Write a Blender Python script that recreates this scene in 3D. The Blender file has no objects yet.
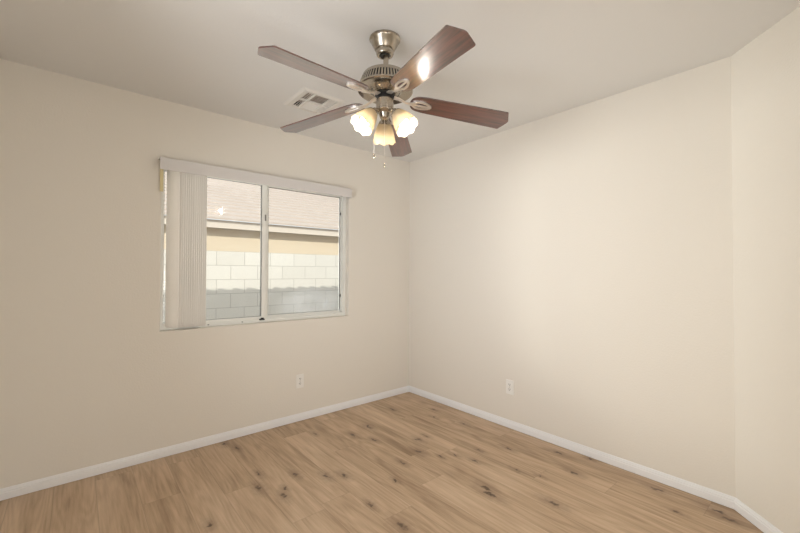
import bpy, bmesh, math, random
from mathutils import Vector, Matrix
random.seed(4)
S = bpy.context.scene
COL = S.collection
PI = math.pi

# ------------------------------------------------------------------ camera
cam_d = bpy.data.cameras.new('camera')
cam = bpy.data.objects.new('camera', cam_d)
COL.objects.link(cam)
cam_d.sensor_width = 36
cam_d.lens = 36 * 381.618 / 800
cam_d.clip_start = 0.02
_r = Vector((0.76344948, -0.64586223, 0.00262004))
_u = Vector((-0.01229486, -0.01047717, 0.99986952))
_f = Vector((0.64575051, 0.76338209, 0.01593958))
M = Matrix((( _r.x, _u.x, -_f.x, -2.69876), (_r.y, _u.y, -_f.y, -3.03496), (_r.z, _u.z, -_f.z, 1.25930), (0, 0, 0, 1)))
cam.matrix_world = M
S.camera = cam

# ------------------------------------------------------------------ light and exposure
S.view_settings.view_transform = 'Standard'
S.view_settings.look = 'None'
S.view_settings.exposure = 0.0
S.view_settings.gamma = 1.0
S.view_settings.use_curve_mapping = False
SKY = 1.22
SUN = 2.9
SIDE_FILL = 12.3
BULB = 2.5
FILL = 38.0
WIN_SPOT = 430.0

w = bpy.data.worlds.new('sky')
S.world = w
w.use_nodes = True
nt = w.node_tree
nt.nodes.clear()
wo = nt.nodes.new('ShaderNodeOutputWorld')
bg = nt.nodes.new('ShaderNodeBackground')
bg.inputs['Color'].default_value = (0.86, 0.93, 1.0, 1)
bg.inputs['Strength'].default_value = SKY
nt.links.new(bg.outputs[0], wo.inputs[0])

sd = bpy.data.lights.new('sun', 'SUN')
sd.energy = SUN
sd.angle = math.radians(0.5)
sd.color = (1.0, 0.96, 0.88)
sun = bpy.data.objects.new('sun', sd)
COL.objects.link(sun)
# sunlight comes from behind this house, over the roof, down on to the neighbour's side
sun.rotation_euler = Vector((0.10, 1.0, -0.655)).normalized().to_track_quat('-Z', 'Y').to_euler()

hd = bpy.data.lights.new('side_fill_light', 'AREA')  # added fill lamp in the side opening, brightens the room from the left
hd.shape = 'RECTANGLE'
hd.size = 0.8
hd.size_y = 1.9
hd.energy = SIDE_FILL
hd.color = (0.97, 1.0, 1.04)
side_fill = bpy.data.objects.new('side_fill_light', hd)
COL.objects.link(side_fill)
side_fill.location = (-3.16, -1.80, 1.05)
hd.spread = math.radians(92)
side_fill.rotation_euler = (Vector((0, -0.75, 1.75)) - side_fill.location).to_track_quat('-Z', 'Y').to_euler()

fd = bpy.data.lights.new('rear_fill_light', 'AREA')  # added fill lamp by the back wall, not a fixture of the room
fd.shape = 'RECTANGLE'
fd.size = 1.6
fd.size_y = 1.9
fd.energy = FILL
fd.color = (1.0, 0.97, 0.92)
rear = bpy.data.objects.new('rear_fill_light', fd)
COL.objects.link(rear)
rear.location = (-2.2, -3.53, 1.15)
rear.rotation_euler = Vector((0.0, 1.0, 0.15)).to_track_quat('-Z', 'Y').to_euler()

# added spot lamp outside, standing in for daylight through the window
gd = bpy.data.lights.new('daylight_fill_spot', 'SPOT')
gd.energy = WIN_SPOT
gd.color = (1.0, 0.98, 0.95)
gd.shadow_soft_size = 0.35
gd.spot_size = math.radians(75)
gd.spot_blend = 0.3
yard = bpy.data.objects.new('daylight_fill_spot', gd)
COL.objects.link(yard)
yard.location = (-2.85, 1.70, 1.55)
yard.rotation_euler = (Vector((-1.35, 0, 1.42)) - yard.location).to_track_quat('-Z', 'Y').to_euler()

# ------------------------------------------------------------------ node helpers
def new_mat(name):
    m = bpy.data.materials.new(name)
    m.use_nodes = True
    n = m.node_tree.nodes
    return m, n, m.node_tree.links, n['Principled BSDF'], n['Material Output']

def plain(name, col, rough=0.5, metal=0.0, spec=0.5, coat=0.0, bump=0.0, bscale=200, vary=0.0):
    m, n, l, b, o = new_mat(name)
    b.inputs['Base Color'].default_value = (*col, 1)
    b.inputs['Roughness'].default_value = rough
    b.inputs['Metallic'].default_value = metal
    b.inputs['Specular IOR Level'].default_value = spec
    b.inputs['Coat Weight'].default_value = coat
    if bump or vary:
        tc = n.new('ShaderNodeTexCoord')
        nz = n.new('ShaderNodeTexNoise')
        nz.inputs['Scale'].default_value = bscale
        nz.inputs['Detail'].default_value = 3
        l.new(tc.outputs['Object'], nz.inputs['Vector'])
        if bump:
            bp = n.new('ShaderNodeBump')
            bp.inputs['Strength'].default_value = bump
            bp.inputs['Distance'].default_value = 0.002
            l.new(nz.outputs['Fac'], bp.inputs['Height'])
            l.new(bp.outputs[0], b.inputs['Normal'])
        if vary:
            mx = n.new('ShaderNodeMix')
            mx.data_type = 'RGBA'
            mx.inputs['A'].default_value = (*[c * (1 - vary) for c in col], 1)
            mx.inputs['B'].default_value = (*[min(1, c * (1 + vary)) for c in col], 1)
            l.new(nz.outputs['Fac'], mx.inputs['Factor'])
            l.new(mx.outputs['Result'], b.inputs['Base Color'])
    return m

def math_node(n, l, op, a, b=None, c=None):
    k = n.new('ShaderNodeMath')
    k.operation = op
    for i, v in enumerate((a, b, c)):
        if v is None:
            continue
        if isinstance(v, (int, float)):
            k.inputs[i].default_value = v
        else:
            l.new(v, k.inputs[i])
    return k.outputs[0]

# ------------------------------------------------------------------ materials
WALL = plain('cream_wall_paint', (0.785, 0.742, 0.672), 0.75, spec=0.25, bump=0.5, bscale=95)
CEIL = plain('ceiling_paint', (0.77, 0.76, 0.74), 0.85, spec=0.2, bump=0.25, bscale=80)
TRIM = plain('white_trim_paint', (0.86, 0.86, 0.87), 0.4, bump=0.03, bscale=60)
PLASTIC = plain('white_plastic', (0.85, 0.83, 0.79), 0.35, bump=0.02, bscale=60)
VINYL = plain('white_vinyl', (0.84, 0.84, 0.80), 0.4, bump=0.02, bscale=60)
VANE = plain('vinyl_vane', (0.92, 0.885, 0.84), 0.55, bump=0.08, bscale=180)
def backlit(m, col, fac):
    n, l = m.node_tree.nodes, m.node_tree.links
    tr = n.new('ShaderNodeBsdfTranslucent'); tr.inputs['Color'].default_value = (*col, 1)
    mx = n.new('ShaderNodeMixShader'); mx.inputs[0].default_value = fac
    l.new(n['Principled BSDF'].outputs[0], mx.inputs[1]); l.new(tr.outputs[0], mx.inputs[2])
    l.new(mx.outputs[0], n['Material Output'].inputs['Surface'])
backlit(VANE, (0.94, 0.91, 0.87), 0.2)
VALANCE = plain('valance_vinyl', (0.70, 0.675, 0.66), 0.5, bump=0.03, bscale=120)
TAG = plain('yellowed_tag', (0.72, 0.62, 0.36), 0.6, bump=0.03)
DARK = plain('dark_slot', (0.02, 0.02, 0.02), 0.6, bump=0.02)
GASKET = plain('grey_gasket', (0.22, 0.22, 0.21), 0.7, bump=0.02)
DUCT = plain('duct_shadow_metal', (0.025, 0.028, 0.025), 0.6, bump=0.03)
DAMPER = plain('grey_damper_metal', (0.55, 0.62, 0.56), 0.5, metal=0.0, bump=0.03)
VENTW = plain('white_enamel_steel', (0.74, 0.715, 0.67), 0.6, bump=0.03, bscale=60)
NICKEL = plain('brushed_nickel', (0.47, 0.425, 0.36), 0.25, metal=1.0, bump=0.03, bscale=300)
IRON = plain('satin_nickel', (0.80, 0.75, 0.70), 0.38, metal=0.85, bump=0.02, bscale=200)
BLACK = plain('black_enamel', (0.012, 0.012, 0.012), 0.35, bump=0.02)
STUCCO = plain('yellow_stucco', (0.69, 0.575, 0.43), 0.9, bump=0.6, bscale=40, vary=0.04)
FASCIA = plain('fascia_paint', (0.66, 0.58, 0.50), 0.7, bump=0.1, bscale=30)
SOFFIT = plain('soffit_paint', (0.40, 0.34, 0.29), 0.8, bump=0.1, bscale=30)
ROOFT = plain('clay_roof_tile', (0.51, 0.42, 0.36), 0.85, bump=0.3, bscale=25, vary=0.12)
GRAVEL = plain('pale_gravel', (0.45, 0.40, 0.33), 0.95, bump=0.8, bscale=60, vary=0.25)

def make_floor():
    m, n, l, b, o = new_mat('oak_laminate')
    tc = n.new('ShaderNodeTexCoord')
    sp = n.new('ShaderNodeSeparateXYZ')
    l.new(tc.outputs['Object'], sp.inputs[0])
    X, Y = sp.outputs['X'], sp.outputs['Y']
    PW, PL = 0.185, 1.25
    u = math_node(n, l, 'DIVIDE', math_node(n, l, 'ADD', X, 10.0), PW)
    row = math_node(n, l, 'FLOOR', u)
    fu = math_node(n, l, 'FRACT', u)
    wn = n.new('ShaderNodeTexWhiteNoise'); wn.noise_dimensions = '1D'
    l.new(row, wn.inputs['W'])
    v = math_node(n, l, 'ADD', math_node(n, l, 'DIVIDE', Y, PL), math_node(n, l, 'MULTIPLY', wn.outputs['Value'], 7.3))
    cel = math_node(n, l, 'FLOOR', v)
    fv = math_node(n, l, 'FRACT', v)
    cb = n.new('ShaderNodeCombineXYZ')
    l.new(row, cb.inputs[0]); l.new(cel, cb.inputs[1])
    pn = n.new('ShaderNodeTexWhiteNoise'); pn.noise_dimensions = '2D'
    l.new(cb.outputs[0], pn.inputs['Vector'])
    tone = pn.outputs['Value']
    # seams
    eu = math_node(n, l, 'MULTIPLY', math_node(n, l, 'MINIMUM', fu, math_node(n, l, 'SUBTRACT', 1.0, fu)), PW)
    ev = math_node(n, l, 'MULTIPLY', math_node(n, l, 'MINIMUM', fv, math_node(n, l, 'SUBTRACT', 1.0, fv)), PL)
    e = math_node(n, l, 'MINIMUM', eu, ev)
    seam = n.new('ShaderNodeMapRange')
    seam.inputs['From Min'].default_value = 0.0; seam.inputs['From Max'].default_value = 0.0022
    seam.inputs['To Min'].default_value = 1.0; seam.inputs['To Max'].default_value = 0.0
    l.new(e, seam.inputs['Value'])
    # grain coordinates shifted per plank
    sh = n.new('ShaderNodeVectorMath'); sh.operation = 'MULTIPLY_ADD'
    l.new(pn.outputs['Color'], sh.inputs[0]); sh.inputs[1].default_value = (3, 9, 5)
    l.new(tc.outputs['Object'], sh.inputs[2])
    def noise(scale, detail, rough=0.55, dist=0.0, s=1.0):
        mp = n.new('ShaderNodeVectorMath'); mp.operation = 'MULTIPLY'
        l.new(sh.outputs[0], mp.inputs[0]); mp.inputs[1].default_value = scale
        z = n.new('ShaderNodeTexNoise')
        z.inputs['Scale'].default_value = s; z.inputs['Detail'].default_value = detail
        z.inputs['Roughness'].default_value = rough; z.inputs['Distortion'].default_value = dist
        l.new(mp.outputs[0], z.inputs['Vector'])
        return z.outputs['Fac']
    fine = noise((110, 5.0, 1), 5, 0.65)
    mid = noise((22, 1.6, 1), 4, 0.6, 0.6)
    broad = noise((6, 0.9, 1), 3, 0.5, 1.2)
    # cathedral rings
    mp = n.new('ShaderNodeVectorMath'); mp.operation = 'MULTIPLY'
    l.new(sh.outputs[0], mp.inputs[0]); mp.inputs[1].default_value = (5.0, 0.55, 1)
    zz = n.new('ShaderNodeTexNoise'); zz.inputs['Scale'].default_value = 1.2; zz.inputs['Detail'].default_value = 1.5
    l.new(mp.outputs[0], zz.inputs['Vector'])
    ring = math_node(n, l, 'SINE', math_node(n, l, 'MULTIPLY', zz.outputs['Fac'], 95.0))
    ring = math_node(n, l, 'MULTIPLY_ADD', ring, 0.5, 0.5)
    # knots where the photograph shows them
    wz = n.new('ShaderNodeTexNoise'); wz.inputs['Scale'].default_value = 34; wz.inputs['Detail'].default_value = 4
    l.new(tc.outputs['Object'], wz.inputs['Vector'])
    wp = n.new('ShaderNodeVectorMath'); wp.operation = 'MULTIPLY_ADD'
    l.new(wz.outputs['Color'], wp.inputs[0]); wp.inputs[1].default_value = (0.044, 0.105, 0.0)
    l.new(tc.outputs['Object'], wp.inputs[2])
    knots = [(-.868,-.482,1.2),(-.468,-.304,1.1),(-.71,-.918,1.1),(-.63,-.905,.9),(-.848,-1.06,1.2),(-.979,-.704,1),(-.78,-1.216,.8),(-.69,-1.254,.8),
             (-.653,-1.394,.9),(-.509,-1.328,.8),(-1.038,-1.107,1),(-.306,-.665,.8),(-.177,-.557,.9),(-.224,-.94,.8),(-.856,-1.641,1.4),(-.888,-1.694,1.5),
             (-.694,-1.967,1.4),(-.109,-1.701,1.2),(-.326,-1.442,1.1),(-.294,-1.894,1.1),(-.542,-1.639,.8),(-.031,-1.879,.8),(-.491,-1.775,.7),
             (-.094,-2.562,1.3),(-.137,-2.622,1.3),(-.105,-2.291,1.2),(-.269,-2.427,.8),(-.861,-.455,.9),(-1.054,-.527,1.1),(-1.508,-.931,1.2),
             (-1.419,-.983,1.1),(-1.645,-.779,1.2),(-1.817,-.635,1.0),(-1.873,-.79,1.3),(-1.794,-.96,1.1),(-1.759,-.892,.8),(-1.21,-1.233,.8),
             (-1.47,-1.34,1.0),(-1.453,-1.583,1.5),(-1.809,-.181,1.1),(-1.861,-.05,1.1),(-1.265,-.326,.9),(-2.18,-.958,1.0),(-.731,-.912,.7)]
    acc = None; halo = None
    for kx, ky, ks in knots:
        vm = n.new('ShaderNodeVectorMath'); vm.operation = 'MULTIPLY_ADD'
        sx, sy = 1 / (0.0135 * ks), 1 / (0.032 * ks)
        l.new(wp.outputs[0], vm.inputs[0]); vm.inputs[1].default_value = (sx, sy, 0)
        vm.inputs[2].default_value = (-(kx + .022) * sx, -(ky + .0525) * sy, 0)
        ln = n.new('ShaderNodeVectorMath'); ln.operation = 'LENGTH'
        l.new(vm.outputs[0], ln.inputs[0])
        acc = ln.outputs['Value'] if acc is None else math_node(n, l, 'MINIMUM', acc, ln.outputs['Value'])
    kn = n.new('ShaderNodeMapRange'); kn.interpolation_type = 'SMOOTHSTEP'
    kn.inputs['From Min'].default_value = 0.15; kn.inputs['From Max'].default_value = 1.05
    kn.inputs['To Min'].default_value = 0.82; kn.inputs['To Max'].default_value = 0.0
    l.new(acc, kn.inputs['Value'])
    ha = n.new('ShaderNodeMapRange'); ha.interpolation_type = 'SMOOTHSTEP'
    ha.inputs['From Min'].default_value = 0.6; ha.inputs['From Max'].default_value = 3.6
    ha.inputs['To Min'].default_value = 0.38; ha.inputs['To Max'].default_value = 0.0
    l.new(acc, ha.inputs['Value'])
    # colour
    ramp = n.new('ShaderNodeValToRGB')
    ramp.color_ramp.elements[0].position = 0.20; ramp.color_ramp.elements[0].color = (0.325, 0.215, 0.132, 1)
    ramp.color_ramp.elements[1].position = 0.80; ramp.color_ramp.elements[1].color = (0.72, 0.545, 0.385, 1)
    em = ramp.color_ramp.elements.new(0.5); em.color = (0.55, 0.393, 0.258, 1)
    t = math_node(n, l, 'MULTIPLY_ADD', fine, 0.44, -0.42)
    t = math_node(n, l, 'ADD', t, math_node(n, l, 'MULTIPLY', mid, 0.62))
    t = math_node(n, l, 'ADD', t, math_node(n, l, 'MULTIPLY', broad, 0.66))
    t = math_node(n, l, 'ADD', t, math_node(n, l, 'MULTIPLY', ring, 0.10))
    t = math_node(n, l, 'ADD', t, math_node(n, l, 'MULTIPLY_ADD', tone, 0.14, -0.035))
    l.new(t, ramp.inputs['Fac'])
    def mixc(fac, a, colr):
        mx = n.new('ShaderNodeMix'); mx.data_type = 'RGBA'
        l.new(fac, mx.inputs['Factor']); l.new(a, mx.inputs['A']); mx.inputs['B'].default_value = (*colr, 1)
        return mx.outputs['Result']
    c = mixc(ha.outputs[0], ramp.outputs['Color'], (0.21, 0.135, 0.09))
    c = mixc(math_node(n, l, 'MULTIPLY', kn.outputs[0], math_node(n, l, 'MULTIPLY_ADD', mid, 1.0, 0.45)), c, (0.065, 0.036, 0.024))
    c = mixc(math_node(n, l, 'MULTIPLY', seam.outputs[0], 0.32), c, (0.12, 0.075, 0.045))
    l.new(c, b.inputs['Base Color'])
    b.inputs['Roughness'].default_value = 0.42
    b.inputs['Specular IOR Level'].default_value = 0.35
    bp = n.new('ShaderNodeBump'); bp.inputs['Strength'].default_value = 0.12; bp.inputs['Distance'].default_value = 0.001
    l.new(math_node(n, l, 'SUBTRACT', fine, seam.outputs[0]), bp.inputs['Height'])
    l.new(bp.outputs[0], b.inputs['Normal'])
    return m

def make_mahogany():
    m, n, l, b, o = new_mat('mahogany_lacquer')
    tc = n.new('ShaderNodeTexCoord')
    mp = n.new('ShaderNodeVectorMath'); mp.operation = 'MULTIPLY'
    l.new(tc.outputs['Object'], mp.inputs[0]); mp.inputs[1].default_value = (5, 70, 10)
    z = n.new('ShaderNodeTexNoise'); z.inputs['Scale'].default_value = 1; z.inputs['Detail'].default_value = 5; z.inputs['Distortion'].default_value = 0.5
    l.new(mp.outputs[0], z.inputs['Vector'])
    r = n.new('ShaderNodeValToRGB')
    r.color_ramp.elements[0].position = 0.3; r.color_ramp.elements[0].color = (0.032, 0.012, 0.011, 1)
    r.color_ramp.elements[1].position = 0.72; r.color_ramp.elements[1].color = (0.150, 0.042, 0.033, 1)
    l.new(z.outputs['Fac'], r.inputs['Fac'])
    l.new(r.outputs['Color'], b.inputs['Base Color'])
    b.inputs['Roughness'].default_value = 0.32
    b.inputs['Specular IOR Level'].default_value = 0.6
    b.inputs['Coat Weight'].default_value = 1.0
    b.inputs['Coat Roughness'].default_value = 0.20
    b.inputs['Coat IOR'].default_value = 2.4
    return m

def make_shade_glass():
    m, n, l, b, o = new_mat('frosted_shade_glass')
    tl = n.new('ShaderNodeBsdfTranslucent'); tl.inputs['Color'].default_value = (0.62, 0.52, 0.36, 1)
    tp = n.new('ShaderNodeBsdfTransparent'); tp.inputs['Color'].default_value = (1.0, 0.95, 0.85, 1)
    b.inputs['Base Color'].default_value = (0.55, 0.50, 0.41, 1); b.inputs['Roughness'].default_value = 0.25
    tc = n.new('ShaderNodeTexCoord')
    z = n.new('ShaderNodeTexNoise'); z.inputs['Scale'].default_value = 18; z.inputs['Detail'].default_value = 4
    l.new(tc.outputs['Object'], z.inputs['Vector'])
    a = n.new('ShaderNodeMixShader'); l.new(math_node(n, l, 'MULTIPLY_ADD', z.outputs['Fac'], 0.2, 0.40), a.inputs[0])
    l.new(b.outputs[0], a.inputs[1]); l.new(tl.outputs[0], a.inputs[2])
    c = n.new('ShaderNodeMixShader'); c.inputs[0].default_value = 0.10
    l.new(a.outputs[0], c.inputs[1]); l.new(tp.outputs[0], c.inputs[2])
    l.new(c.outputs[0], o.inputs['Surface'])
    return m

def make_bulb():
    m, n, l, b, o = new_mat('lit_bulb')
    b.inputs['Base Color'].default_value = (1, 1, 1, 1)
    b.inputs['Emission Color'].default_value = (1.0, 0.90, 0.72, 1)
    b.inputs['Emission Strength'].default_value = 2.2
    return m

def make_pane():
    m, n, l, b, o = new_mat('dusty_window_glass')
    tp = n.new('ShaderNodeBsdfTransparent'); tp.inputs['Color'].default_value = (0.97, 0.985, 0.975, 1)
    gl = n.new('ShaderNodeBsdfGlossy'); gl.inputs['Roughness'].default_value = 0.06
    fr = n.new('ShaderNodeFresnel'); fr.inputs['IOR'].default_value = 1.45
    mx = n.new('ShaderNodeMixShader')
    l.new(fr.outputs[0], mx.inputs[0]); l.new(tp.outputs[0], mx.inputs[1]); l.new(gl.outputs[0], mx.inputs[2])
    # dried water film and smudges on the glass
    tc = n.new('ShaderNodeTexCoord')
    z = n.new('ShaderNodeTexNoise'); z.inputs['Scale'].default_value = 9; z.inputs['Detail'].default_value = 7; z.inputs['Roughness'].default_value = 0.7; z.inputs['Distortion'].default_value = 1.5
    l.new(tc.outputs['Object'], z.inputs['Vector'])
    mr = n.new('ShaderNodeMapRange'); mr.inputs['From Min'].default_value = 0.50; mr.inputs['From Max'].default_value = 0.80
    mr.inputs['To Min'].default_value = 0.006; mr.inputs['To Max'].default_value = 0.04
    l.new(z.outputs['Fac'], mr.inputs['Value'])
    tr = n.new('ShaderNodeBsdfTranslucent'); tr.inputs['Color'].default_value = (0.9, 0.9, 0.9, 1)
    # a wiped, streaky patch low on the fixed pane
    vm = n.new('ShaderNodeVectorMath'); vm.operation = 'MULTIPLY_ADD'
    l.new(tc.outputs['Object'], vm.inputs[0]); vm.inputs[1].default_value = (1 / 0.36, 0, 1 / 0.17); vm.inputs[2].default_value = (1.07 / 0.36, 0, -0.97 / 0.17)
    ln = n.new('ShaderNodeVectorMath'); ln.operation = 'LENGTH'; l.new(vm.outputs[0], ln.inputs[0])
    pt = n.new('ShaderNodeMapRange'); pt.interpolation_type = 'SMOOTHSTEP'
    pt.inputs['From Min'].default_value = 0.4; pt.inputs['From Max'].default_value = 1.1
    pt.inputs['To Min'].default_value = 0.30; pt.inputs['To Max'].default_value = 0.0
    l.new(ln.outputs['Value'], pt.inputs['Value'])
    sm = math_node(n, l, 'ADD', mr.outputs[0], math_node(n, l, 'MULTIPLY', pt.outputs[0], math_node(n, l, 'POWER', z.outputs['Fac'], 1.6)))
    m2 = n.new('ShaderNodeMixShader')
    l.new(sm, m2.inputs[0]); l.new(mx.outputs[0], m2.inputs[1]); l.new(tr.outputs[0], m2.inputs[2])
    l.new(m2.outputs[0], o.inputs['Surface'])
    return m

def make_block():
    m, n, l, b, o = new_mat('concrete_block')
    tc = n.new('ShaderNodeTexCoord')
    sp = n.new('ShaderNodeSeparateXYZ'); l.new(tc.outputs['Object'], sp.inputs[0])
    cb = n.new('ShaderNodeCombineXYZ')
    l.new(math_node(n, l, 'ADD', sp.outputs['X'], 0.73 + 0.2015 + 0.403 * 40), cb.inputs[0])
    l.new(math_node(n, l, 'SUBTRACT', sp.outputs['Z'], 1.571 - 0.211 * 41), cb.inputs[1])
    br = n.new('ShaderNodeTexBrick')
    br.offset = 0.5
    br.inputs['Scale'].default_value = 1.0
    br.inputs['Brick Width'].default_value = 0.403
    br.inputs['Row Height'].default_value = 0.211
    br.inputs['Mortar Size'].default_value = 0.0045
    br.inputs['Mortar Smooth'].default_value = 0.2
    br.inputs['Color1'].default_value = (0.60, 0.565, 0.51, 1)
    br.inputs['Color2'].default_value = (0.64, 0.605, 0.55, 1)
    br.inputs['Mortar'].default_value = (0.40, 0.37, 0.33, 1)
    l.new(cb.outputs[0], br.inputs['Vector'])
    l.new(br.outputs['Color'], b.inputs['Base Color'])
    z = n.new('ShaderNodeTexNoise'); z.inputs['Scale'].default_value = 90
    l.new(tc.outputs['Object'], z.inputs['Vector'])
    bp = n.new('ShaderNodeBump'); bp.inputs['Strength'].default_value = 0.3; bp.inputs['Distance'].default_value = 0.004
    l.new(math_node(n, l, 'SUBTRACT', z.outputs['Fac'], br.outputs['Fac']), bp.inputs['Height'])
    l.new(bp.outputs[0], b.inputs['Normal'])
    b.inputs['Roughness'].default_value = 0.9
    return m

FLOOR = make_floor()
WOOD = make_mahogany()
SHADE = make_shade_glass()
BULBM = make_bulb()
PANE = make_pane()
BLOCK = make_block()

# ------------------------------------------------------------------ mesh helpers
def link(name, bm, mat, parent=None, matrix=None, smooth=None):
    bmesh.ops.recalc_face_normals(bm, faces=bm.faces)
    me = bpy.data.meshes.new(name)
    bm.to_mesh(me); bm.free()
    for mm in (mat if isinstance(mat, (list, tuple)) else (mat,)):
        me.materials.append(mm)
    o = bpy.data.objects.new(name, me)
    COL.objects.link(o)
    if parent is not None:
        o.parent = parent
    if matrix is not None:
        o.matrix_local = matrix
    if smooth is not None:
        for p in me.polygons:
            p.use_smooth = True
        me.set_sharp_from_angle(angle=math.radians(smooth))
    return o

def box(bm, x0, x1, y0, y1, z0, z1, bevel=0.0, matrix=None):
    mt = Matrix.Translation(((x0 + x1) / 2, (y0 + y1) / 2, (z0 + z1) / 2)) @ Matrix.Diagonal((abs(x1 - x0), abs(y1 - y0), abs(z1 - z0), 1))
    if matrix is not None:
        mt = matrix @ mt
    r = bmesh.ops.create_cube(bm, size=1, matrix=mt)
    if bevel:
        es = {e for v in r['verts'] for e in v.link_edges}
        bmesh.ops.bevel(bm, geom=list(es), offset=bevel, segments=2, profile=0.5, affect='EDGES')
    return bm

def lathe(bm, prof, seg=48, matrix=None, cap0=False, cap1=False, rfun=None, zfun=None):
    rings = []
    for i, (r, z) in enumerate(prof):
        ring = []
        for k in range(seg):
            a = 2 * PI * k / seg
            rr = r * (rfun(a, i) if rfun else 1)
            v = Vector((rr * math.cos(a), rr * math.sin(a), z + (zfun(a, i) if zfun else 0)))
            ring.append(bm.verts.new(matrix @ v if matrix is not None else v))
        rings.append(ring)
    for a, b in zip(rings, rings[1:]):
        for k in range(seg):
            bm.faces.new((a[k], a[(k + 1) % seg], b[(k + 1) % seg], b[k]))
    if cap0: bm.faces.new(rings[0][::-1])
    if cap1: bm.faces.new(rings[-1])
    return bm

def tube(bm, pts, rad, seg=10):
    pts = [Vector(p) for p in pts]
    rings = []
    for i, p in enumerate(pts):
        d = (pts[min(i + 1, len(pts) - 1)] - pts[max(i - 1, 0)]).normalized()
        up = Vector((0, 0, 1)) if abs(d.z) < 0.95 else Vector((1, 0, 0))
        s = d.cross(up).normalized(); t = s.cross(d)
        rr = rad[i] if isinstance(rad, (list, tuple)) else rad
        rings.append([bm.verts.new(p + (s * math.cos(2 * PI * k / seg) + t * math.sin(2 * PI * k / seg)) * rr) for k in range(seg)])
    for a, b in zip(rings, rings[1:]):
        for k in range(seg):
            bm.faces.new((a[k], a[(k + 1) % seg], b[(k + 1) % seg], b[k]))
    bm.faces.new(rings[0][::-1]); bm.faces.new(rings[-1])
    return bm

def prism(bm, pts, z0, z1, matrix=None):
    lo = [bm.verts.new((matrix @ Vector((x, y, z0))) if matrix else (x, y, z0)) for x, y in pts]
    hi = [bm.verts.new((matrix @ Vector((x, y, z1))) if matrix else (x, y, z1)) for x, y in pts]
    n = len(pts)
    bm.faces.new(lo[::-1]); bm.faces.new(hi)
    for k in range(n):
        bm.faces.new((lo[k], lo[(k + 1) % n], hi[(k + 1) % n], hi[k]))
    return bm

def ring_prism(bm, outer, inner, z0, z1):
    n = len(outer)
    V = [[bm.verts.new((x, y, z)) for x, y in loop] for loop in (outer, inner) for z in (z0, z1)]
    ol, oh, il, ih = V
    for k in range(n):
        j = (k + 1) % n
        bm.faces.new((ol[k], ol[j], oh[j], oh[k])); bm.faces.new((il[j], il[k], ih[k], ih[j]))
        bm.faces.new((oh[k], oh[j], ih[j], ih[k])); bm.faces.new((ol[j], ol[k], il[k], il[j]))
    return bm

def thing(name, label, cat, loc=(0, 0, 0), rotz=0.0, group=None):
    o = bpy.data.objects.new(name, None)
    COL.objects.link(o)
    o.location = loc
    o.rotation_euler = (0, 0, rotz)
    o.empty_display_size = 0.1
    o['label'] = label; o['category'] = cat
    if group: o['group'] = group
    return o

def struct(o, label=None):
    o['kind'] = 'structure'
    if label: o['label'] = label
    return o

def B():
    return bmesh.new()

# ------------------------------------------------------------------ room shell
H = 2.44
RX = -3.05          # side wall behind the left edge of the view
RY = -3.55          # wall behind the camera
RL = 2.6243         # where the angled wall starts on the right wall
ANG = math.radians(45.0958)
dA = Vector((-math.sin(ANG), -math.cos(ANG), 0))
tEnd = (-RY - RL) / math.cos(ANG)
PA = Vector((0, -RL, 0)); PB = PA + dA * tEnd
WX0, WX1, WZ0, WZ1 = -2.2643, -0.7596, 0.8535, 2.02
WT = 0.15

o = struct(link('floor', box(B(), RX, 0, RY, 0, -0.05, 0), FLOOR), 'warm oak laminate plank floor with dark knots')

# ceiling with the opening of the air register
VX0, VX1, VY0, VY1 = -1.572, -1.338, -0.768, -0.508
bm = B()
box(bm, RX, VX0, RY, WT, H, H + 0.03); box(bm, VX1, 0.15, RY, WT, H, H + 0.03)
box(bm, VX0, VX1, RY, VY0, H, H + 0.03); box(bm, VX0, VX1, VY1, WT, H, H + 0.03)
struct(link('ceiling', bm, CEIL), 'plain off white ceiling')

# window wall: a rounded drywall return around the opening
bm = B()
def rect_loop(x0, x1, z0, z1, y):
    return [bm.verts.new(p) for p in ((x0, y, z0), (x1, y, z0), (x1, y, z1), (x0, y, z1))]
rr = 0.012
loops = [rect_loop(RX, 0, 0, H, 0)]
for k in range(6):
    a = PI / 2 * k / 5
    e = rr * (1 - math.sin(a)); y = rr * (1 - math.cos(a))
    loops.append(rect_loop(WX0 - e, WX1 + e, WZ0 - e, WZ1 + e, y))
loops.append(rect_loop(WX0, WX1, WZ0, WZ1, WT))
loops.append(rect_loop(RX, 0.15, -0.3, H, WT))
for a, b_ in zip(loops, loops[1:]):
    for k in range(4):
        bm.faces.new((a[k], a[(k + 1) % 4], b_[(k + 1) % 4], b_[k]))
struct(link('wall_left', bm, WALL, smooth=40), 'cream wall with the sliding window')

struct(link('wall_right', box(B(), 0, 0.12, -RL - 0.03, 0, 0, H), WALL), 'cream wall right of the far corner')
bm = B()
nA = Vector((dA.y, -dA.x, 0))           # points out of the room
if nA.x < 0: nA = -nA
q = [PA, PB, PB + nA * 0.12, PA + nA * 0.12]
prism(bm, [(p.x, p.y) for p in q], 0, H)
struct(link('wall_angled', bm, WALL), 'angled cream wall at the right edge')
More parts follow.
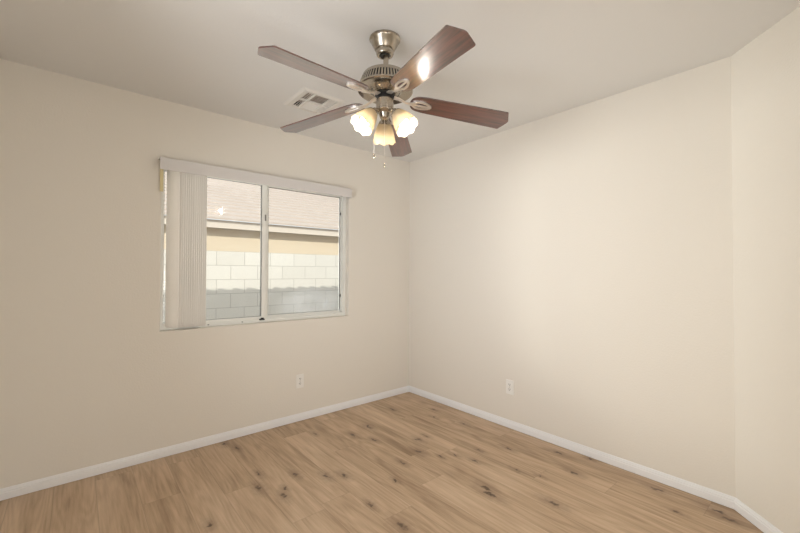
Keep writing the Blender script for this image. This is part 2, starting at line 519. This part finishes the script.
# side wall beyond the left edge of the view, with an opening added for the side fill lamp
bm = B()
box(bm, RX - 0.12, RX, -1.45, WT, 0, H); box(bm, RX - 0.12, RX, RY, -2.35, 0, H); box(bm, RX - 0.12, RX, -2.35, -1.45, 2.05, H)
struct(link('wall_side', bm, WALL))
struct(link('wall_back', box(B(), RX - 0.12, PB.x + 0.2, RY - 0.1, RY, 0, H), WALL))
bm = B()  # added light-tight box closing the opening behind the side fill lamp
box(bm, -3.9, -3.8, -2.6, -1.2, 0, H); box(bm, -3.8, RX - .12, -2.6, -2.5, 0, H); box(bm, -3.8, RX - .12, -1.3, -1.2, 0, H)
box(bm, -3.9, RX - .12, -2.6, -1.2, H, H + .05); box(bm, -3.9, RX, -2.6, -1.2, -0.05, 0)
struct(link('wall_fill_box', bm, WALL))

# baseboards with a stepped top, mitred at the corners
BH = 0.0644
PROF = [(0, 0.003), (0.012, 0.003), (0.012, 0.040), (0.0095, 0.043), (0.0095, 0.050), (0.007, 0.054), (0.005, 0.0615), (0.0025, BH), (0, BH)]
def baseboard(name, p0, p1, inward, k0, k1):
    p0, p1, inward = Vector(p0), Vector(p1), Vector(inward)
    d = (p1 - p0).normalized()
    bm = B()
    A = [bm.verts.new(p0 + inward * t + d * (t * k0) + Vector((0, 0, z))) for t, z in PROF]
    C = [bm.verts.new(p1 + inward * t - d * (t * k1) + Vector((0, 0, z))) for t, z in PROF]
    n = len(PROF)
    for i in range(n):
        j = (i + 1) % n
        bm.faces.new((A[i], A[j], C[j], C[i]))
    bm.faces.new(A[::-1]); bm.faces.new(C)
    return struct(link(name, bm, TRIM))
t2 = math.tan(ANG / 2)
baseboard('baseboard_left', (RX, 0, 0), (0, 0, 0), (0, -1, 0), 1, 1)
baseboard('baseboard_right', (0, 0, 0), (0, -RL, 0), (-1, 0, 0), 1, t2)
baseboard('baseboard_angled', PA, PB, -nA, t2, 0)
baseboard('baseboard_side', (RX, -1.45, 0), (RX, 0, 0), (1, 0, 0), 0, 1)

# ------------------------------------------------------------------ window
FY0, FY1 = 0.055, 0.125
bm = B()
box(bm, WX0, WX1, FY0, FY1, WZ0, WZ0 + 0.026, 0.002); box(bm, WX0, WX1, FY0, FY1, WZ1 - 0.03, WZ1, 0.002)
box(bm, WX0, WX0 + 0.011, FY0, FY1, WZ0 + 0.026, WZ1 - 0.03, 0.002); box(bm, WX1 - 0.032, WX1, FY0, FY1, WZ0 + 0.026, WZ1 - 0.03, 0.002)
box(bm, WX0 + .011, WX1 - .032, FY0 + 0.01, FY0 + 0.016, WZ0 + 0.026, WZ0 + 0.034)      # sill track lip
win = struct(link('window_1', bm, VINYL), 'white vinyl sliding window')
# fixed half (right)
bm = B()
FXL, FXR, FZ0, FZ1 = -1.517, -0.792, 0.8795, 1.99
box(bm, FXL, FXL + 0.028, 0.088, 0.118, FZ0, FZ1, 0.002); box(bm, FXR - 0.006, FXR, 0.088, 0.118, FZ0, FZ1, 0.001)
box(bm, FXL + .028, FXR - .006, 0.088, 0.118, FZ0, FZ0 + 0.024, 0.002); box(bm, FXL + .028, FXR - .006, 0.088, 0.118, FZ1 - 0.02, FZ1, 0.002)
fx = link('fixed_frame', bm, VINYL, win)
bm = B()
ring_prism(bm, [(FXL + .026, FZ0 + .022), (FXR - .004, FZ0 + .022), (FXR - .004, FZ1 - .018), (FXL + .026, FZ1 - .018)],
           [(FXL + .031, FZ0 + .027), (FXR - .010, FZ0 + .027), (FXR - .010, FZ1 - .023), (FXL + .031, FZ1 - .023)], 0, 0.012)
bm.transform(Matrix(((1, 0, 0, 0), (0, 0, 1, 0.092), (0, 1, 0, 0), (0, 0, 0, 1))))
link('gasket', bm, GASKET, fx)
link('pane', box(B(), FXL + .028, FXR - .006, 0.101, 0.105, FZ0 + .024, FZ1 - .02), PANE, fx)
# sliding half (left)
bm = B()
SXL, SXR, SZ0, SZ1 = -2.2535, -1.517, 0.8795, 1.99
box(bm, SXR - 0.036, SXR, 0.060, 0.087, SZ0, SZ1, 0.002); box(bm, SXL, SXL + 0.0135, 0.060, 0.087, SZ0, SZ1, 0.002)
box(bm, SXL + .0135, SXR - .036, 0.060, 0.087, SZ0, SZ0 + 0.022, 0.002); box(bm, SXL + .0135, SXR - .036, 0.060, 0.087, SZ1 - 0.02, SZ1, 0.002)
sx = link('sash', bm, VINYL, win)
bm = B()
ring_prism(bm, [(SXL + .0115, SZ0 + .020), (SXR - .034, SZ0 + .020), (SXR - .034, SZ1 - .018), (SXL + .0115, SZ1 - .018)],
           [(SXL + .0155, SZ0 + .025), (SXR - .044, SZ0 + .025), (SXR - .044, SZ1 - .023), (SXL + .0155, SZ1 - .023)], 0, 0.010)
bm.transform(Matrix(((1, 0, 0, 0), (0, 0, 1, 0.066), (0, 1, 0, 0), (0, 0, 0, 1))))
link('gasket', bm, GASKET, sx)
link('pane', box(B(), SXL + .0135, SXR - .036, 0.073, 0.077, SZ0 + .022, SZ1 - .02), PANE, sx)
lt = B()
box(lt, -1.572, -1.532, 0.040, 0.062, 0.872, 0.882, 0.002); box(lt, -1.560, -1.536, 0.050, 0.060, 0.882, 0.890, 0.002)
link('latch', lt, DARK, sx)
lt = B(); box(lt, -1.532, -1.522, 0.052, 0.060, 1.68, 1.73, 0.002)
link('sash_lock', lt, GASKET, sx)
link('sash_stop', box(B(), -0.806, -0.798, 0.078, 0.090, 1.80, 1.825, 0.002), DARK, fx)
link('sash_stop', box(B(), -0.806, -0.798, 0.078, 0.090, 1.03, 1.055, 0.002), DARK, fx)
bm = B(); box(bm, -1.955, -1.945, 0.052, 0.0555, 0.866, 0.871); box(bm, -1.71, -1.70, 0.052, 0.0555, 0.866, 0.871)
link('weep_hole', bm, DARK, win)

# ------------------------------------------------------------------ vertical blind
bl = thing('vertical_blind', 'off white vertical blind drawn open to the left side of the window', 'blind', (-2.2643, 0.03, 1.95))
BO = Matrix.Translation((2.2643, -0.03, -1.95))
def bpart(name, bm, mat, parent=bl, smooth=None):
    return link(name, bm, mat, parent, BO if parent is bl else None, smooth)
bm = B()
VZ0, VZ1 = 1.9480, 2.0300
box(bm, -2.2850, -0.7695, -0.065, -0.057, VZ0, VZ1, 0.0015)       # face board
box(bm, -2.2850, -0.7695, -0.057, -0.0005, VZ1 - 0.008, VZ1 - 0.002)   # dust cover back to the wall
box(bm, -0.7775, -0.7695, -0.057, -0.0005, VZ0 + 0.002, VZ1 - 0.008)   # return at the right end
va = bpart('valance', bm, VALANCE)
bm = B(); box(bm, WX0 + .004, WX1 - .004, 0.010, 0.048, 1.985, 2.015, 0.003)
bpart('head_rail', bm, VINYL)
def vane_mesh():
    bm = B()
    n = 6; Wd = 0.089; z0, z1 = 0.872, 1.975
    fr = []; bk = []
    for i in range(n + 1):
        s = -Wd / 2 + Wd * i / n
        c = 0.006 * (1 - (2 * s / Wd) ** 2)
        fr.append((s, -c)); bk.append((s, -c + 0.0012))
    prism(bm, fr + bk[::-1], z0, z1)
    return bm
proto = None
def vane(x, ang, y=0.03):
    global proto
    mt = BO @ Matrix.Translation((x, y, 0)) @ Matrix.Rotation(ang, 4, 'Z')
    if proto is None:
        proto = link('vane', vane_mesh(), VANE, bl, mt, 35)
        return
    c = proto.copy(); COL.objects.link(c); c.parent = bl; c.matrix_local = mt
vane(-2.1925, math.radians(-40))
for i in range(13):
    vane(-2.165 + 0.0135 * i, math.radians(-62 + random.uniform(-3, 3)))
bm = B(); box(bm, -2.2790, -2.2590, -0.024, -0.020, 1.805, 1.960, 0.001)
bpart('warning_tag', bm, TAG)
bm = B()
pts = [(-2.256, 0.004, 1.95)]
for k in range(0, 13):
    t = k / 12
    pts.append((-2.256 + 0.085 * t, 0.0 - 0.06 * math.sin(PI * t), 1.10 - 0.05 * math.sin(PI * t) + 0.05 * t))
pts.insert(1, (-2.256, 0.004, 1.5))
bpart_ = bpart('control_chain', tube(bm, pts, 0.0011, 6), VANE)

# ------------------------------------------------------------------ outlets
def outlet(label, loc, rotz):
    t = thing('wall_outlet', label, 'outlet', loc, rotz, 'wall outlets')
    # local: plate in xz, front towards -y
    bm = B(); box(bm, -0.035, 0.035, -0.005, -0.0005, -0.0575, 0.0575, 0.003)
    link('cover_plate', bm, PLASTIC, t)
    for s in (-1, 1):
        zc = 0.0195 * s
        pts = []
        for k in range(24):
            a = 2 * PI * k / 24
            pts.append((0.0172 * math.cos(a), max(-0.0135, min(0.0135, 0.0172 * math.sin(a)))))
        bm = B(); prism(bm, pts, 0.0, 0.002)
        bm.transform(Matrix(((1, 0, 0, 0), (0, 0, -1, -0.0048), (0, 1, 0, zc), (0, 0, 0, 1))))
        r = link('receptacle', bm, PLASTIC, t)
        bm = B()
        box(bm, -0.0075, -0.0045, -0.0074, -0.0066, zc - 0.001, zc + 0.008); box(bm, 0.0045, 0.0075, -0.0074, -0.0066, zc - 0.001, zc + 0.008)
        tube(bm, [(0, -0.0074, zc - 0.007), (0, -0.0066, zc - 0.007)], 0.0028, 10)
        link('slots', bm, DARK, r)
    bm = B(); tube(bm, [(0, -0.0062, 0), (0, -0.004, 0)], 0.0032, 12)
    link('screw', bm, NICKEL, t)
    return t
outlet('white duplex outlet on the cream wall below the window', (-1.2435, 0, 0.336), 0)
outlet('white duplex outlet low on the wall right of the far corner', (0, -1.2335, 0.3315), -PI / 2)

# ------------------------------------------------------------------ ceiling register
vt = thing('ceiling_vent', 'square off white metal air register in the ceiling behind the fan', 'vent', (-1.455, -0.638, H))
def vlink(name, bm, mat, parent=None):
    o = link(name, bm, mat, parent or vt)
    if parent is None:
        o.matrix_local = Matrix.Translation((1.455, 0.638, -H))
    return o
bm = B()
CX = [(-1.566, -1.518), (-1.505, -1.405), (-1.392, -1.344)]
CY = [(-0.763, -0.647), (-0.631, -0.514)]
zt, zb = H - 0.0005, H - 0.010
def vb(x0, x1, y0, y1): box(bm, x0, x1, y0, y1, zb, zt)
vb(-1.594, CX[0][0], -0.784, -0.492); vb(CX[2][1], -1.316, -0.784, -0.492)
vb(CX[0][1], CX[1][0], CY[0][0], CY[1][1]); vb(CX[1][1], CX[2][0], CY[0][0], CY[1][1])
vb(CX[0][0], CX[2][1], -0.784, CY[0][0]); vb(CX[0][0], CX[2][1], CY[1][1], -0.492)
for c in CX: vb(c[0], c[1], CY[0][1], CY[1][0])
# bevelled rim against the ceiling
ro = [(-1.610, -0.800), (-1.300, -0.800), (-1.300, -0.476), (-1.610, -0.476)]
ri = [(-1.594, -0.784), (-1.316, -0.784), (-1.316, -0.492), (-1.594, -0.492)]
lo = [bm.verts.new((x, y, H - 0.001)) for x, y in ro]; hi = [bm.verts.new((x, y, zb)) for x, y in ri]
lt_ = [bm.verts.new((x, y, H - 0.0004)) for x, y in ro]; ht = [bm.verts.new((x, y, H - 0.0004)) for x, y in ri]
for k in range(4):
    j = (k + 1) % 4
    bm.faces.new((lo[k], lo[j], hi[j], hi[k])); bm.faces.new((lt_[k], lt_[j], lo[j], lo[k]))
    bm.faces.new((ht[j], ht[k], hi[k], hi[j])); bm.faces.new((lt_[j], lt_[k], ht[k], ht[j]))
vlink('frame', bm, VENTW)
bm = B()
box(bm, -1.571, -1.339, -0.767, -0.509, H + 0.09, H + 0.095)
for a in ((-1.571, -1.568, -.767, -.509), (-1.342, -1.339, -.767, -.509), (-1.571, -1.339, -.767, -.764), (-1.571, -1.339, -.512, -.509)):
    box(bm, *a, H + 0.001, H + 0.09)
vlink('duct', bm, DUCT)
bm = B(); box(bm, -1.462, -1.345, -0.70, -0.560, H + 0.040, H + 0.043, matrix=None)
vlink('damper', bm, DAMPER)
def louvers(cell, axis, n, tilt, sl_=0.0072):
    (x0, x1), (y0, y1) = cell
    for k in range(n):
        bm = B()
        if axis == 'y':
            xc = x0 + (x1 - x0) * (k + 0.5) / n
            mt = Matrix.Translation((xc, (y0 + y1) / 2, H - 0.002)) @ Matrix.Rotation(tilt, 4, 'Y')
            box(bm, -sl_, sl_, -(y1 - y0) / 2, (y1 - y0) / 2, -0.0007, 0.0007, matrix=mt)
        else:
            yc = y0 + (y1 - y0) * (k + 0.5) / n
            mt = Matrix.Translation(((x0 + x1) / 2, yc, H - 0.002)) @ Matrix.Rotation(tilt, 4, 'X')
            box(bm, -(x1 - x0) / 2, (x1 - x0) / 2, -0.008, 0.008, -0.0006, 0.0006, matrix=mt)
        vlink('louver', bm, VENTW)
for cy in CY:
    louvers((CX[0], cy), 'y', 3, math.radians(-24), 0.0046)
    louvers((CX[2], cy), 'y', 3, math.radians(40), 0.0066)
louvers((CX[1], CY[0]), 'x', 6, math.radians(30))
louvers((CX[1], CY[1]), 'x', 6, math.radians(-40))

# ------------------------------------------------------------------ ceiling fan
FX, FY = -1.527, -1.527
fan = thing('ceiling_fan', 'ceiling fan with five dark mahogany blades, nickel motor and three lit glass shades', 'fan', (FX, FY, H))
# everything below the canopy hangs very slightly out of plumb from its ball joint
TILT = Matrix(((0.998927, -0.001345, 0.046303, -1.5222 - FX), (0.0, 0.999579, 0.029028, -1.5306 - FY), (-0.046322, -0.028997, 0.998506, 2.36 - H), (0, 0, 0, 1)))

bm = B()
lathe(bm, [(0.0, -0.0008), (0.074, -0.0008), (0.078, -0.003), (0.078, -0.009), (0.073, -0.013), (0.070, -0.018), (0.066, -0.030), (0.058, -0.045), (0.052, -0.056), (0.0495, -0.060),
           (0.0435, -0.062), (0.0435, -0.066), (0.045, -0.070), (0.045, -0.078), (0.041, -0.086), (0.033, -0.089), (0.028, -0.087), (0.024, -0.076), (0.0, -0.070)], 56)
link('canopy', bm, NICKEL, fan, smooth=35)
bm = B(); lathe(bm, [(0.0, -0.071), (0.0225, -0.0765), (0.026, -0.086), (0.0225, -0.089), (0.0, -0.088)], 32)
link('hanger_ball', bm, BLACK, fan, smooth=35)
bm = B(); lathe(bm, [(0.0135, 0.004), (0.0135, -0.109)], 24, cap0=True, cap1=True)
link('downrod', bm, NICKEL, fan, TILT, 35)

# motor: domed top, slotted band, conical underside
bm = B()
lathe(bm, [(0.0, -0.104), (0.022, -0.104), (0.026, -0.107), (0.080, -0.110), (0.104, -0.115), (0.114, -0.121), (0.1165, -0.127), (0.1175, -0.134), (0.121, -0.138), (0.1215, -0.141)], 72)
lathe(bm, [(0.1365, -0.182), (0.1395, -0.186), (0.1395, -0.192), (0.134, -0.196), (0.122, -0.196), (0.100, -0.191), (0.084, -0.189), (0.077, -0.192), (0.071, -0.198), (0.062, -0.205), (0.053, -0.209), (0.044, -0.211), (0.0, -0.211)], 72)
mo = link('motor_housing', bm, NICKEL, fan, TILT, 35)
bm = B()
NS = 56
for k in range(NS):
    a = 2 * PI * k / NS
    mt = Matrix.Rotation(a, 4, 'Z')
    # a rib between two slots
    p0, p1 = Vector((0.1205, 0, -0.139)), Vector((0.1375, 0, -0.185))
    hw0, hw1 = 0.0036, 0.0042
    vs = [bm.verts.new(mt @ v) for v in (p0 + Vector((0, -hw0, 0)), p0 + Vector((0, hw0, 0)), p1 + Vector((0, hw1, 0)), p1 + Vector((0, -hw1, 0)),
                                        p0 + Vector((-.005, -hw0, 0)), p0 + Vector((-.005, hw0, 0)), p1 + Vector((-.005, hw1, 0)), p1 + Vector((-.005, -hw1, 0)))]
    for f in ((0, 1, 2, 3), (7, 6, 5, 4), (0, 4, 5, 1), (2, 6, 7, 3), (1, 5, 6, 2), (3, 7, 4, 0)):
        bm.faces.new([vs[i] for i in f])
link('vent_ribs', bm, NICKEL, mo)
bm = B(); lathe(bm, [(0.0, -0.136), (0.1115, -0.136), (0.1275, -0.186), (0.0, -0.188)], 48)
link('motor_core', bm, BLACK, mo, smooth=35)
bm = B()
for ringr, ringz, nn in ((0.060, -0.2055, 26), (0.070, -0.1985, 30)):
    for k in range(nn):
        a = 2 * PI * k / nn
        bmesh.ops.create_uvsphere(bm, u_segments=6, v_segments=4, radius=0.0022, matrix=Matrix.Translation((ringr * math.cos(a), ringr * math.sin(a), ringz)))
link('vent_holes', bm, BLACK, mo)

bm = B(); lathe(bm, [(0.0, -0.2105), (0.048, -0.2105), (0.051, -0.213), (0.051, -0.220), (0.036, -0.224), (0.036, -0.240), (0.0, -0.240)], 40)
link('flywheel', bm, BLACK, fan, TILT, 35)

# blades
ZB = -0.2288
DROOP = math.radians(5.27)
PITCH = math.radians(-11.38)
PH = 41.482
def blade_mesh():
    bm = B()
    pts = []
    r0, hw0 = 0.128, 0.052
    for k in range(13):                       # rounded root
        a = PI / 2 + PI * k / 12
        pts.append((r0 + 0.040 + 0.040 * math.cos(a), hw0 * math.sin(a)))
    pts = pts[::1]
    tip = [(0.624, -0.0672), (0.6285, -0.0672), (0.6318, -0.0640), (0.6555, -0.010), (0.6575, 0.0), (0.6555, 0.010), (0.6318, 0.0640), (0.6285, 0.0672), (0.624, 0.0672)]
    side1 = [(0.20, -0.0565), (0.36, -0.0605), (0.50, -0.0640)]
    side2 = [(x, -y) for x, y in side1[::-1]]
    # root goes + to -, so continue along the - side, round the tip, back on the + side
    loop = pts + side1 + tip + side2
    prism(bm, loop, 0.0, 0.0062)
    es = [e for e in bm.edges if e.is_boundary is False and abs(e.verts[0].co.z - e.verts[1].co.z) < 1e-6 and len(e.link_faces) == 2 and any(len(f.verts) > 4 for f in e.link_faces)]
    bmesh.ops.bevel(bm, geom=es, offset=0.0012, segments=2, affect='EDGES')
    return bm
def iron_mesh():
    # local blade frame: x outward, blade underside at z=0
    bm = B()
    n = 40
    outer = []; inner = []
    for k in range(n):
        a = 2 * PI * k / n
        outer.append((0.188 + 0.052 * math.cos(a), (0.0275 - 0.004 * math.cos(a)) * math.sin(a)))
        inner.append((0.187 + 0.036 * math.cos(a), (0.0165 - 0.002 * math.cos(a)) * math.sin(a)))
    ring_prism(bm, outer, inner, -0.0065, -0.0005)
    # central spine across the opening
    tube(bm, [(0.150, 0, -0.004), (0.187, 0, -0.006), (0.224, 0, -0.004)], [0.0045, 0.0055, 0.0035], 8)
    for sx_, sy_ in ((0.231, 0.0), (0.158, 0.019), (0.158, -0.019)):
        bmesh.ops.create_uvsphere(bm, u_segments=10, v_segments=6, radius=0.0045, matrix=Matrix.Translation((sx_, sy_, -0.007)) @ Matrix.Diagonal((1, 1, .5, 1)))
    return bm
def arm_mesh():
    # from the flywheel down and out to the medallion (fan frame, x outward)
    bm = B()
    pts = [(0.044, 0.011), (0.066, 0.010), (0.084, 0.005), (0.100, -0.001), (0.116, -0.004), (0.130, -0.0045), (0.142, -0.0045)]
    wd = [0.015, 0.012, 0.009, 0.008, 0.009, 0.013, 0.016]
    th = [0.007] * 7
    rows = []
    for (x, z), ww, tt in zip(pts, wd, th):
        rows.append([bm.verts.new((x, sy_ * ww, z + sz * tt / 2)) for sy_, sz in ((-1, -.6), (-.6, -1), (.6, -1), (1, -.6), (1, .6), (.6, 1), (-.6, 1), (-1, .6))])
    for a, b_ in zip(rows, rows[1:]):
        for k in range(8):
            bm.faces.new((a[k], a[(k + 1) % 8], b_[(k + 1) % 8], b_[k]))
    bm.faces.new(rows[0][::-1]); bm.faces.new(rows[-1])
    return bm
b0 = i0 = None
for k in range(5):
    mt = TILT @ Matrix.Translation((0, 0, ZB)) @ Matrix.Rotation(math.radians(PH + 72 * k), 4, 'Z') @ Matrix.Rotation(DROOP, 4, 'Y')
    mp_ = mt @ Matrix.Rotation(PITCH, 4, 'X')
    if b0 is None:
        b0 = link('blade', blade_mesh(), WOOD, fan, mp_)
        bm = iron_mesh()
        bm.transform(Matrix.Rotation(PITCH, 4, 'X'))
        bm2 = arm_mesh()
        tmp = bpy.data.meshes.new('tmp'); bm2.to_mesh(tmp); bm2.free(); bm.from_mesh(tmp); bpy.data.meshes.remove(tmp)
        i0 = link('blade_iron', bm, IRON, fan, mt, 40)
    else:
        c = b0.copy(); COL.objects.link(c); c.parent = fan; c.matrix_local = mp_
        c = i0.copy(); COL.objects.link(c); c.parent = fan; c.matrix_local = mt

# switch housing and light kit
bm = B()
lathe(bm, [(0.0, -0.239), (0.040, -0.239), (0.0435, -0.242), (0.0435, -0.288), (0.046, -0.291), (0.046, -0.298), (0.040, -0.304), (0.030, -0.310), (0.026, -0.322), (0.022, -0.332), (0.012, -0.338), (0.0, -0.340)], 48)
link('switch_housing', bm, NICKEL, fan, TILT, 35)

R0, Z0s, R1, Z1s = 0.066, -0.318, 0.128, -0.402
SH_AX = Vector((R1 - R0, 0, Z1s - Z0s)); SLEN = SH_AX.length
SH_TILT = math.atan2(R1 - R0, -(Z1s - Z0s))
def shade_mesh():
    bm = B()
    prof = [(0.0265, 0.0), (0.029, -0.006), (0.034, -0.016), (0.041, -0.032), (0.0470, -0.050), (0.0515, -0.068), (0.055, -0.086), (0.0585, -0.100), (0.0605, -0.108)]
    sc = SLEN / 0.108
    outer = [(r, z * sc) for r, z in prof]
    inner = [(r - 0.0028, z * sc) for r, z in prof[::-1]]
    full = outer + inner + [outer[0]]
    n = len(prof)
    def lev(i):
        j = i if i < n else (2 * n - 1 - i if i < 2 * n else 0)
        return j / (n - 1)
    lathe(bm, full[:-1], 64, rfun=lambda a, i: 1 + 0.012 * lev(i) ** 1.2 * math.cos(8 * a), zfun=lambda a, i: -0.0035 * lev(i) ** 4 * math.cos(8 * a))
    return bm
def bulb_mesh():
    bm = B()
    lathe(bm, [(0.0, -0.006), (0.012, -0.008), (0.0125, -0.028), (0.017, -0.042), (0.024, -0.056), (0.0265, -0.068), (0.024, -0.081), (0.015, -0.090), (0.0, -0.093)], 24)
    return bm
s0 = None
for k, az in enumerate((52, 172, 292)):
    base = TILT @ Matrix.Rotation(math.radians(az), 4, 'Z')
    mt = base @ Matrix.Translation((R0, 0, Z0s)) @ Matrix.Rotation(-SH_TILT, 4, 'Y')
    am = B()
    tube(am, [(0.026, 0, -0.300), (0.038, 0, -0.300), (0.048, 0, -0.301), (0.056, 0, -0.306)], 0.009, 12)
    a = link('light_arm', am, NICKEL, fan, base, 40)
    cm = B()
    lathe(cm, [(0.0, 0.024), (0.010, 0.023), (0.012, 0.019), (0.0115, 0.014), (0.018, 0.008), (0.026, 0.001), (0.0300, -0.006), (0.0310, -0.012), (0.0300, -0.012), (0.024, -0.002), (0.0, -0.002)], 32)
    link('shade_holder', cm, NICKEL, fan, mt, 40)
    if s0 is None:
        s0 = link('lamp_shade', shade_mesh(), SHADE, fan, mt, 60)
        u0 = link('bulb', bulb_mesh(), BULBM, s0, None, 60)
        u0.visible_shadow = True
    else:
        c = s0.copy(); COL.objects.link(c); c.parent = fan; c.matrix_local = mt
        d = u0.copy(); COL.objects.link(d); d.parent = c
    ld = bpy.data.lights.new('bulb_light', 'POINT')
    ld.energy = BULB
    ld.color = (1.0, 0.94, 0.84)
    ld.shadow_soft_size = 0.02
    lo_ = bpy.data.objects.new('bulb_light', ld)
    COL.objects.link(lo_)
    wm = Matrix.Translation((FX, FY, H)) @ mt
    lo_.location = wm @ Vector((0, 0, -0.104))

def pull_chain(x, y, z0, z1):
    bm = B()
    tube(bm, [(x, y, z0), (x, y, z1 + 0.02)], 0.0008, 6)
    nb = int((z0 - z1 - 0.02) / 0.006)
    for k in range(nb):
        bmesh.ops.create_icosphere(bm, subdivisions=1, radius=0.0017, matrix=Matrix.Translation((x, y, z0 - 0.006 * k)))
    c = link('pull_chain', bm, IRON, fan, smooth=60)
    bm = B()
    lathe(bm, [(0.0, z1 + 0.022), (0.003, z1 + 0.021), (0.0055, z1 + 0.012), (0.0045, z1 + 0.008), (0.006, z1 + 0.004), (0.004, z1), (0.0, z1)], 16, matrix=Matrix.Translation((x, y, 0)))
    link('pull_knob', bm, NICKEL, c, smooth=40)
rv = Vector((0.7634, -0.6459, 0)); fv_ = Vector((0.6457, 0.7634, 0))
cpos = TILT @ Vector((0, 0, -0.338))
p = cpos - fv_ * 0.0 + rv * 0.0
pull_chain(p.x, p.y, p.z + 0.006, 1.780 - H)
p = TILT @ Vector((0, 0, -0.29)) - rv * 0.053 - fv_ * 0.005
pull_chain(p.x, p.y, p.z + 0.004, 1.825 - H)

# ------------------------------------------------------------------ outside
struct(link('ground', box(B(), -14, 18, 0.15, 14, -0.5, -0.25), GRAVEL), 'gravel side yard')
# this house's own roof, whose tiled eave shades the foot of the block wall
bm = B()
EY, EZ, SL = 0.52, 2.585, 0.40
prism(bm, [(EY, EZ), (EY - 0.02, EZ - 0.10), (0.15, 2.47), (-7.0, 2.47), (-7.0, EZ + SL * 7.52)], -9, 9)
# the prism was drawn in (y, z) and extruded along x
bm.transform(Matrix(((0, 0, 1, 0), (1, 0, 0, 0), (0, 1, 0, 0), (0, 0, 0, 1))))
struct(link('roof', bm, ROOFT))
bm = B()
x = -9.0
while x < 9:
    for dx, hgt in ((0.0, 0.0),):
        pts = [(0.0, -0.01), (0.0, 0.032), (0.03, 0.042), (0.07, 0.038), (0.12, 0.026), (0.17, 0.015), (0.211, 0.011), (0.211, -0.01)]
        mt = Matrix(((1, 0, 0, x), (0, 0, 1, 0), (0, 1, 0, 0), (0, 0, 0, 1)))
        sl = Matrix.Translation((0, EY + 0.02, EZ)) @ Matrix.Rotation(-math.atan(SL), 4, 'X')
        prism(bm, pts, -0.45, 0.0, sl @ mt)
    x += 0.212
struct(link('trim_eave_tiles', bm, ROOFT))

bw = link('block_wall', box(B(), -9, 12, 3.0, 3.2, -0.25, 1.571), BLOCK)
bw['label'] = 'pale concrete block garden wall seen through the window'; bw['category'] = 'garden wall'

hs = thing('neighbour_house', 'yellow stucco house with tiled roof behind the block wall', 'house', (2.0, 5.75, -0.25))
HO = Matrix.Translation((-2.0, -5.75, 0.25))
def hpart(name, bm, mat, smooth=None): return link(name, bm, mat, hs, HO, smooth)
hpart('wall', box(B(), -9, 13, 5.745, 12, -0.25, 2.22), STUCCO)
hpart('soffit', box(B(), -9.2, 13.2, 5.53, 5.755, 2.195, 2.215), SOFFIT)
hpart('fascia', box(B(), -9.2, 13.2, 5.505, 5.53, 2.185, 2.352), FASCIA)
bm = B()
SLN = 0.42
n = 24
# stepped courses of tile, each a thin wedge over the one below
for k in range(n):
    y0 = 5.425 + 0.31 * k; z0 = 2.374 + SLN * 0.31 * k
    prism(bm, [(y0, z0 - 0.022), (y0, z0 + 0.020), (y0 + 0.33, z0 + 0.020 + SLN * 0.31 - 0.022), (y0 + 0.33, z0 - 0.03 + SLN * 0.31)], -9.3, 13.3)
bm.transform(Matrix(((0, 0, 1, 0), (1, 0, 0, 0), (0, 1, 0, 0), (0, 0, 0, 1))))
hpart('tile_roof', bm, ROOFT)
